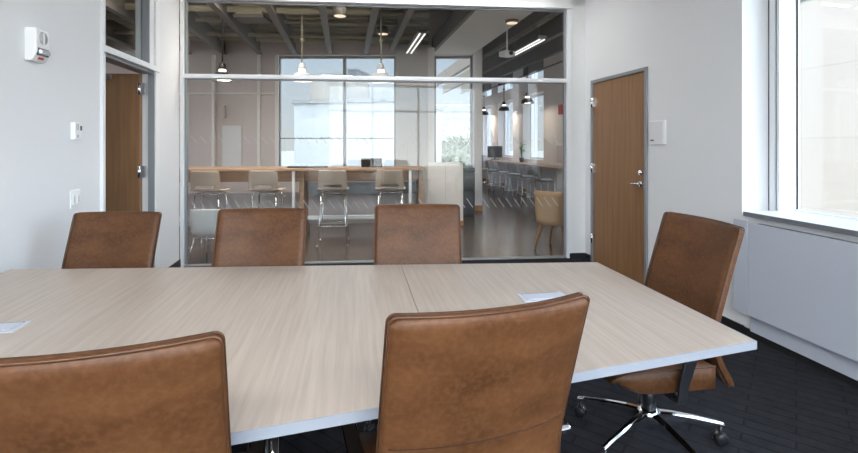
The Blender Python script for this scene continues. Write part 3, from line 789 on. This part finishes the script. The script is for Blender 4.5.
# long counter
t = thing('counter', 'long bar height oak counter with white foot rail beyond the glass', 'counter', (0, 0, 0))
ca_ = math.atan2(.0936, .9956)
t.location = (-.06, 7.03, 0); t.rotation_euler = (0, 0, ca_)
CZ = 1.015; CL = 4.3
MB().box(-CL, 0, 0, .75, CZ - .035, CZ).build('countertop', M['counter_wood'], t, bevel=.003)
MB().box(-CL + .1, -.05, .16, .18, CZ - .20, CZ - .036).build('apron', M['counter_wood'], t)
for x in (-CL + .02, -1.86, -.09):
    MB().box(x, x + .07, .10, .68, -.01, CZ - .036).build('end_panel', M['counter_wood'], t, bevel=.002)
for x in (-.24, -1.95):
    MB().box(x, x + .04, .02, .06, -.01, CZ - .036).build('leg', M['steel_white'], t)
MB().box(-CL + .1, -.12, -.045, -.005, .275, .33).build('foot_rail', M['steel_white'], t, bevel=.006)
MB().box(-CL + .1, -.1, .5, .53, .12, .62).build('modesty_panel', M['office_wall'], t)
MB().box(-1.78, -.1, .35, .49, .60, .78).build('shelf_box', M['alu_dark'], t)

# bar stools
def make_stool(name, lab, mat, sh_, grp, bw=.43):
    t = thing(name, lab, 'stool', (0, 0, 0), 0, grp)
    # shell: seat then back; y forward is local +y; slot left open low on the back
    path = []
    for k in range(8): path.append((.20 - k * .05, sh_ + .012 * (k / 7 - .5) ** 2 * 4))
    for k in range(1, 5): a = k / 4 * math.radians(78); path.append((-.15 - .065 * math.sin(a), sh_ + .012 + .065 * (1 - math.cos(a))))
    for k in range(1, 8): path.append((-.212 - k * .006, sh_ + .064 + k * .034))
    NU = 10; rows = []
    for j, (y, z) in enumerate(path):
        q = j / (len(path) - 1); row = []
        hw = bw / 2 * (1 - .12 * q) * (1 if j else .94)
        if j == len(path) - 1: hw *= .92
        for i in range(NU + 1):
            uu = -1 + 2 * i / NU
            row.append(Vector((uu * hw, y + (.05 * uu * uu if j > 9 else 0), z + (.02 * uu * uu if j <= 9 else 0))))
        rows.append(row)
    v = [p for r_ in rows for p in r_]; f = []
    for j in range(len(rows) - 1):
        for i in range(NU):
            if j == 11 and 2 <= i <= 7: continue
            a = j * (NU + 1) + i; f.append((a, a + 1, a + NU + 2, a + NU + 1))
    o = MB().add(v, f, True).build('shell', mat, t)
    sd = o.modifiers.new('thick', 'SOLIDIFY'); sd.thickness = .014; sd.offset = 0
    sub = o.modifiers.new('smooth', 'SUBSURF'); sub.levels = 1; sub.render_levels = 1
    MB().tube([(-.15, -.14, sh_ - .02), (.15, -.14, sh_ - .02), (.15, .14, sh_ - .02), (-.15, .14, sh_ - .02)], .010, 8, closed=True).build('seat_frame', M['chrome'], t)
    fz = .24 * sh_ / .72 + .02
    for sx in (-1, 1):
        for sy in (-1, 1):
            MB().tube([(sx * .15, sy * .14, sh_ - .02), (sx * .175, sy * .17, .4 * sh_), (sx * .205, sy * .205, .0)], .0105, 8).tube([(sx * .205, sy * .205, .012), (sx * .205, sy * .205, 0)], .017, 10).build('leg', M['chrome'], t)
    w = .19
    MB().tube([(-w, -w, fz), (w, -w, fz), (w, w, fz), (-w, w, fz)], .009, 8, closed=True).build('foot_ring', M['chrome'], t)
    return t
GB = 'taupe bar stools at the long counter'
def cpt(x, y): 
    c, s_ = math.cos(ca_), math.sin(ca_); return (-.06 + c * x - s_ * y, 7.03 + s_ * x + c * y, -.011)
stool = None
for u, yy, lab in ((211, -.33, 'taupe bar stool at the long counter, behind the low white chair'), (267, -.33, 'taupe bar stool at the long counter, beneath the whiteboard and wall frames'), (333, -.33, 'taupe bar stool at the long counter, fully seen between two leather chairs'), (391, -.33, 'taupe bar stool at the long counter, closest to its open end')):
    # place along the counter where its column is seen
    best = min((abs((cpt(-x / 200 * 4.3, yy)[0]) / (cpt(-x / 200 * 4.3, yy)[1]) - (u - 429) / F), -x / 200 * 4.3) for x in range(201))
    loc = cpt(best[1], yy)
    rz = ca_ + random.uniform(-.08, .08)
    if stool is None:
        stool = make_stool('bar_stool', lab, M['stool'], .735, GB); stool.location = loc; stool.rotation_euler = (0, 0, rz)
    else: dup(stool, loc, rz, lab, GB)

# window counter and its stools
t = thing('counter', 'oak shelf counter running under the tall windows', 'counter', (0, 0, 0))
MB().prism([OR(10.2, -.46), OR(15.5, -.46), OR(15.5, -.017), OR(10.2, -.017)], .81, .85).build('countertop', M['counter_wood'], t)
for y in (10.4, 12.1, 13.8, 15.3): MB().prism([OR(y, -.4), OR(y + .05, -.4), OR(y + .05, -.018), OR(y, -.018)], -.011, .81).build('bracket', M['steel_white'], t)
GS = 'grey stools along the window counter'
st2 = None
ordn = ['grey stool at the window counter, behind the tan armchair, largest of its row', 'second grey stool from the tan armchair at the window counter', 'third grey stool from the tan armchair at the window counter', 'fourth grey stool from the tan armchair at the window counter', 'fifth grey stool from the tan armchair at the window counter', 'last grey stool of the row, beside the dark monitor']
for k, y in enumerate((10.15, 11.15, 12.0, 12.8, 13.6, 14.4)):
    x, yy = OR(y, -.80)
    rz = math.radians(-90 + 10) + random.uniform(-.1, .1)
    if st2 is None:
        st2 = make_stool('counter_stool', ordn[0], M['stool_grey'], .60, GS, .42); st2.location = (x, yy, -.011); st2.rotation_euler = (0, 0, rz)
    else: dup(st2, (x, yy, -.011), rz, ordn[k], GS)
x, y = OR(15.1, -.27)
t = thing('monitor', 'dark monitor on the far end of the window counter', 'monitor', (x, y, .85), math.radians(0))
MB().box(-.24, .24, -.02, .02, .08, .44).build('screen', M['screen'], t, bevel=.006)
MB().box(-.03, .03, .0, .04, .02, .2).build('neck', M['black'], t); MB().box(-.12, .12, -.08, .10, 0, .02).build('base', M['black'], t)
x, y = OR(13.2, -.12)
t = thing('potted_plant', 'small green plant in a pot on the window counter', 'plant', (x, y, .85))
MB().lathe([(.05, 0), (.075, .13), (.066, .13), (.06, .11)], 16).build('pot', M['pot'], t)
m = MB()
for k in range(26):
    a = random.uniform(0, 2 * PI); h_ = random.uniform(.15, .48); r_ = random.uniform(.04, .13)
    c = Vector((math.cos(a) * r_, math.sin(a) * r_, .1 + h_)); d_ = Vector((math.cos(a), math.sin(a), random.uniform(-.3, .6))).normalized() * .08
    n_ = d_.cross(UP).normalized() * .028
    m.add([c - d_, c + n_ + UP * .01, c + d_, c - n_ + UP * .01, c - d_ * .2 + UP * .004], [(0, 1, 4), (1, 2, 4), (2, 3, 4), (3, 0, 4)], True)
    m.tube([(0, 0, .1), tuple(c - d_)], .004, 5)
m.build('foliage', M['leaf'], t, fix=False)

# tan armchair close behind the glass
t = thing('armchair', 'tan tub armchair on wooden legs just beyond the glass', 'armchair', (1.70, 6.22, -.011), math.radians(-42))
rows_o, rows_i = [], []
for j in range(8):
    q = j / 7; z = .35 + .43 * q; ro, ri = [], []
    for i in range(21):
        a = math.radians(170 + 200 * i / 20); drop = .05 * abs(i / 10 - 1) ** 3 * q
        rr = .275 + .03 * q
        ro.append(Vector((rr * math.cos(a), rr * math.sin(a), z - drop))); ri.append(Vector(((rr - .05) * math.cos(a), (rr - .05) * math.sin(a), z - drop)))
    rows_o.append(ro); rows_i.append(ri)
MB().slab(rows_o, rows_i).build('tub_back', M['tan'], t)
MB().lathe([(.20, .36), (.262, .37), (.275, .40), (.27, .46), (.2, .475), (.01, .478)], 28).build('seat', M['tan'], t)
for sx, sy in ((-1, -1), (1, -1), (-1, 1), (1, 1)):
    MB().tube([(sx * .15, sy * .15, .375), (sx * .215, sy * .215, 0)], [.024, .013], 12).build('leg', M['leg_wood'], t)

# low white chair right behind the glass
q = P(207, 240, 5.62)
t = thing('side_chair', 'low white shell chair with chrome legs just behind the glass', 'chair', (q.x, q.y, -.011), math.radians(-4))
rows, v, f = [], [], []
path = [(.36, .275), (.24, .262), (.12, .258), (.04, .275), (-.01, .32), (-.03, .40), (-.045, .50), (-.055, .585), (-.057, .615)]
for j, (y, z) in enumerate(path):
    hw = .205 * (.93 if j in (0, len(path) - 1) else 1)
    for i in range(9): uu = -1 + i / 4; v.append((uu * hw, y + .02 * uu * uu, z))
for j in range(len(path) - 1):
    for i in range(8): a = j * 9 + i; f.append((a, a + 1, a + 10, a + 9))
o = MB().add(v, f, True).build('shell', M['plastic_white'], t)
sd = o.modifiers.new('thick', 'SOLIDIFY'); sd.thickness = .014
sub = o.modifiers.new('smooth', 'SUBSURF'); sub.levels = 1; sub.render_levels = 1
for sx in (-1, 1):
    for y0_, y1_ in ((.02, -.05), (.30, .36)):
        MB().tube([(sx * .17, y0_, .262), (sx * .205, y1_, 0)], .010, 8).build('leg', M['chrome'], t)
MB().tube([(-.17, .02, .255), (.17, .02, .255), (.17, .30, .255), (-.17, .30, .255)], .009, 8, closed=True).build('seat_frame', M['chrome'], t)

# white cabinet, bin, wall board, red sign
t = thing('cabinet', 'plain white cabinet standing past the end of the long counter', 'cabinet', (Xu(445.5, 8), 8.25, -.011))
MB().box(-.30, .30, -.25, .25, .08, 1.05).build('body', M['office_white'], t, bevel=.004)
MB().box(-.305, .305, -.255, .255, 0, .08).build('plinth', M['leg_wood'], t)
MB().box(-.004, .004, -.254, -.249, .10, 1.03).build('door_gap', M['office_wall'], t)
t = thing('waste_bin', 'charcoal waste bin beside the white cabinet', 'bin', (Xu(466, 9.2), 9.2, -.011))
MB().box(-.16, .16, -.16, .16, 0, .84).build('body', M['bin'], t, bevel=.02)
MB().box(-.165, .165, -.165, .165, .845, .92).build('lid', M['black'], t, bevel=.02)
t = thing('notice_board', 'narrow white framed board on the wall above the tan armchair', 'board', (*OR(11.0, 0), 1.0))
o = MB().prism([OR(10.85, -.03), OR(11.25, -.03), OR(11.25, -.002), OR(10.85, -.002)], .87, 1.38).build('frame', M['plastic_white'], t); rel(o, t)
o = MB().prism([OR(10.90, -.034), OR(11.20, -.034), OR(11.20, -.03), OR(10.90, -.03)], .92, 1.33).build('sheet', M['office_wall'], t); rel(o, t)
t = thing('alarm_sign', 'small red sign high on the wall above the white board', 'sign', (*OR(11.0, 0), 2.1))
o = MB().prism([OR(10.93, -.03), OR(11.12, -.03), OR(11.12, -.002), OR(10.93, -.002)], 2.06, 2.29).build('plate', M['red'], t, bevel=.004); rel(o, t)

# things on the long counter
for (x, y, w_, d_, rz, nm, lab, cat) in ((-1.62, .33, .30, .21, .1, 'laptop', 'closed dark laptop lying near the middle of the long counter', 'laptop'), (-1.92, .36, .28, .20, -.1, 'tablet', 'flat dark tablet on the long counter, above the wooden end panel', 'tablet')):
    c = cpt(x, y)
    t = thing(nm, lab, cat, (c[0], c[1], CZ), ca_ + rz)
    MB().box(-w_ / 2, w_ / 2, -d_ / 2, d_ / 2, 0, .018).build('body', M['black'], t, bevel=.003)
    MB().box(-w_ / 2 + .01, w_ / 2 - .01, -d_ / 2 + .01, d_ / 2 - .01, .018, .021).build('lid', M['screen'], t)
c = cpt(-.80, .40)
t = thing('laptop', 'open dark laptop seen from behind on the long counter', 'laptop', (c[0], c[1], CZ), ca_)
MB().box(-.16, .16, -.11, .11, 0, .016).build('keyboard_base', M['black'], t, bevel=.003)
MB().add([(-.16, -.115, .016), (.16, -.115, .016), (.16, -.17, .14), (-.16, -.17, .14), (-.16, -.105, .016), (.16, -.105, .016), (.16, -.16, .142), (-.16, -.16, .142)], [(0, 1, 2, 3), (7, 6, 5, 4), (0, 4, 5, 1), (1, 5, 6, 2), (2, 6, 7, 3), (3, 7, 4, 0)]).build('screen', M['screen'], t)

# ------------------------------------------------------------------ outdoors
GZ0 = -14.0
struct(MB().box(-400, 400, 14, 900, GZ0 - .5, GZ0).build('ground', M['ground']))
struct(MB().box(-400, 400, -300, 13.9, GZ0 - .5, GZ0).build('ground_near', M['ground']))
def building(name, lab, x0, x1, Y, ztop, dep, mat, rot=0, roofm=None, win=None):
    w_ = x1 - x0
    t = thing(name, lab, 'building', ((x0 + x1) / 2, Y, GZ0), rot)
    MB().box(-w_ / 2, w_ / 2, 0, dep, 0, ztop - GZ0).build('wall', mat, t)
    MB().box(-w_ / 2 - .2, w_ / 2 + .2, -.2, dep + .2, ztop - GZ0, ztop - GZ0 + .35).build('roof', roofm or M['roof'], t)
    if win:
        m = MB(); nx, nz, s_ = win
        for i in range(nx):
            for k in range(nz):
                xa = -w_ / 2 + (i + .28) * w_ / nx; za = ztop - GZ0 - 1.2 - (k + .62) * 3.0
                m.box(xa, xa + w_ / nx * .45, -.06, 0.05, za, za + 1.6)
        m.build('window_row', M['stone_grey'], t)
    return t
# building close across the street from the window
t = thing('building', 'pale stone building filling the view through the window', 'building', (*R(0, 7.0), GZ0))
o = MB(); fbox(o, R, -7.5, 1, 7.0, 15, GZ0, 4.7); rel(o.build('wall', M['stone'], t), t)
o = MB(); fbox(o, R, -7.7, 1.2, 6.8, 15.2, 4.7, 5.0); rel(o.build('roof', M['roof'], t), t)
def bld(u0, u1, v, Y, dep, mat, name, lab, rot=0, win=None):
    p0, p1 = P(u0, v, Y), P(u1, v, Y)
    return building(name, lab, p0.x, p1.x, Y, p0.z - .35, dep, mat, rot, None, win)
bld(288, 412, 99, 46, 14, M['stone_white'], 'building', 'low white building with a long flat roof across the street', math.radians(-14))
bld(309, 344, 73, 75, 12, M['stone_beige'], 'tower', 'tall beige tower above the low white building', math.radians(-12))
bld(347, 357, 68, 90, 8, M['stone_grey'], 'tower', 'slim grey glass tower beside the beige tower', math.radians(-10))
bld(432, 446, 125, 210, 20, M['stone_beige'], 'building', 'square beige building at the edge of the skyline, beside the column', -.3, (4, 6, 1))
bld(455, 466, 130, 250, 20, M['stone_white'], 'building', 'white flat building on the skyline beside the steeple', -.3, (4, 5, 1))
bld(464, 478, 127, 300, 30, M['stone_beige'], 'building', 'broad beige building on the far skyline by the white column', -.3, (6, 6, 1))
bld(436, 462, 136, 160, 14, M['stone_white'], 'building', 'low pale building before the steeple', -.3, (7, 4, 1))
bld(404, 432, 128, 260, 25, M['stone_beige'], 'building', 'wide beige building behind the low white building', -.3, (7, 6, 1))
p = P(450, 132, 190)
t = thing('church', 'small church with a pointed pale steeple on the skyline', 'church', (p.x, 190, GZ0))
MB().box(-2.2, 2.2, -2.2, 2.2, 0, p.z - GZ0).build('tower', M['stone_white'], t)
MB().lathe([(2.6, p.z - GZ0), (1.2, p.z - GZ0 + 2.2), (.05, p.z - GZ0 + 5.2)], 8).build('spire', M['stone_white'], t)
p = P(305, 92, 47)
def tree(x, y, h_, r_, lab):
    t = thing('tree', lab, 'tree', (x, y, GZ0), 0, 'trees below the skyline')
    MB().tube([(0, 0, 0), (0.1, 0, h_ * .6)], [r_ * .09, r_ * .05], 8).build('trunk', M['bark'], t)
    m = MB()
    for k in range(420):
        a = random.uniform(0, 2 * PI); zz_ = random.uniform(-1, 1); rr = (1 - zz_ * zz_) ** .5; s_ = random.uniform(.55, 1.0)
        c = Vector((rr * math.cos(a) * r_ * s_, rr * math.sin(a) * r_ * s_, h_ * .68 + zz_ * r_ * .85 * s_)); e = r_ * random.uniform(.10, .2)
        d1_ = Vector((random.gauss(0, 1), random.gauss(0, 1), random.gauss(0, 1))).normalized(); d2_ = d1_.orthogonal().normalized()
        m.add([c + d1_ * e, c + d2_ * e * .7, c - d1_ * e, c - d2_ * e * .7], [(0, 1, 2, 3)])
    m.build('foliage', M['tree'], t, fix=False)
labs = ['olive tree below the skyline, by the beige building at the column', 'broad olive tree below the church steeple', 'olive tree below the skyline, tallest by the white column', 'olive tree behind the laptop, past the low white building', 'small olive tree before the low pale building', 'olive tree beyond the waste bin']
for (u, v, Y, r_), lab in zip(((440, 148, 95, 4.2), (452, 146, 135, 6), (466, 142, 110, 5.2), (407, 138, 80, 4.6), (458, 152, 62, 3.2), (472, 152, 80, 3.6)), labs):
    p = P(u, v, Y); tree(p.x, Y, (p.z - GZ0) / .68 * .82, r_, lab)

# ------------------------------------------------------------------ fill lights added to brighten the room, unseen above the view
pr = None
for k, (x, y, lab) in enumerate(((-1.3, -1.86, 'added fill panel on the ceiling above the far corner behind the table'), (.1, -1.86, 'added fill panel in the middle of the ceiling row'), (1.5, -1.86, 'added fill panel on the ceiling above the window side'))):
    if pr is None:
        pr = thing('ceiling_fill', lab, 'ceiling light', (x, y, CEIL), 0, 'added ceiling fill panels')
        MB().box(-.62, .62, -.32, .32, -.03, 0).build('housing', M['steel_white'], pr)
        MB().box(-.59, .59, -.29, .29, -.034, -.0305).build('diffuser', M['fill_glow'], pr)
    else: dup(pr, (x, y, CEIL), 0, lab, 'added ceiling fill panels')

t0_ = None  # unseen strips added to brighten the glass wall side
for k, (tt, lab) in enumerate(((.5, 'added slim fill light along the glass wall, by the doorway'), (1.75, 'added slim fill light along the glass wall, second from the doorway'), (3.0, 'added slim fill light along the glass wall, third from the doorway'))):
    gx, gy = G(tt + .6, -.42)
    if t0_ is None:
        t0_ = thing('ceiling_fill', lab, 'ceiling light', (gx, gy, CEIL), ca_, 'added slim fill lights along the glass wall')
        MB().box(-.55, .55, -.05, .05, -.03, 0).build('housing', M['steel_white'], t0_)
        MB().box(-.53, .53, -.04, .04, -.034, -.0305).build('diffuser', M['fill_glow'], t0_)
    else: dup(t0_, (gx, gy, CEIL), ca_, lab)
# sun and sky
sl = bpy.data.lights.new('sun', 'SUN'); sl.energy = 4.0; sl.angle = math.radians(1.5); sl.color = (1, .97, .92)
so = bpy.data.objects.new('sun', sl); C.objects.link(so)
so.rotation_euler = Vector((.75, -.06, -.85)).to_track_quat('-Z', 'Y').to_euler()
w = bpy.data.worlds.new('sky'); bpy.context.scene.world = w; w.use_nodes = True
nt = w.node_tree; bg = nt.nodes['Background']; tc = nt.nodes.new('ShaderNodeTexCoord'); sx = nt.nodes.new('ShaderNodeSeparateXYZ'); cr = nt.nodes.new('ShaderNodeValToRGB')
nt.links.new(tc.outputs['Generated'], sx.inputs[0]); nt.links.new(sx.outputs['Z'], cr.inputs[0]); nt.links.new(cr.outputs[0], bg.inputs['Color'])
e = cr.color_ramp.elements; e[0].position = 0.0; e[0].color = (.74, .77, .80, 1); e[1].position = .7; e[1].color = (.50, .64, .86, 1)
x_ = cr.color_ramp.elements.new(.18); x_.color = (.62, .73, .88, 1)
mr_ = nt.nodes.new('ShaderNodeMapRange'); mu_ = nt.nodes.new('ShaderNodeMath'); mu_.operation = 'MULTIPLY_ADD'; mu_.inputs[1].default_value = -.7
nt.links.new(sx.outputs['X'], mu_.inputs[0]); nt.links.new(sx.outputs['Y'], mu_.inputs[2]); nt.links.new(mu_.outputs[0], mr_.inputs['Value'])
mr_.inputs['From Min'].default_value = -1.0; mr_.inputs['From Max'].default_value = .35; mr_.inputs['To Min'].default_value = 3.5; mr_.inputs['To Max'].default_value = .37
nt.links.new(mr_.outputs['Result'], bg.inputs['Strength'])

# ------------------------------------------------------------------ camera
cam = bpy.data.cameras.new('camera'); co = bpy.data.objects.new('camera', cam); C.objects.link(co)
co.location = (0, 0, H); co.rotation_euler = (PI / 2, 0, 0)
cam.sensor_fit = 'HORIZONTAL'; cam.sensor_width = 36; cam.lens = 36 * F / 858; cam.shift_y = -83.5 / 858; cam.clip_start = .05; cam.clip_end = 2000
sc = bpy.context.scene; sc.camera = co
sc.view_settings.view_transform = 'Standard'; sc.view_settings.look = 'None'; sc.view_settings.exposure = 1.5; sc.view_settings.gamma = 1
sc.view_settings.use_curve_mapping = False
cy = sc.cycles
cy.use_denoising = True; cy.max_bounces = 10; cy.diffuse_bounces = 5; cy.glossy_bounces = 5; cy.transparent_max_bounces = 24; cy.transmission_bounces = 6
cy.caustics_reflective = False; cy.caustics_refractive = False; cy.sample_clamp_indirect = 6
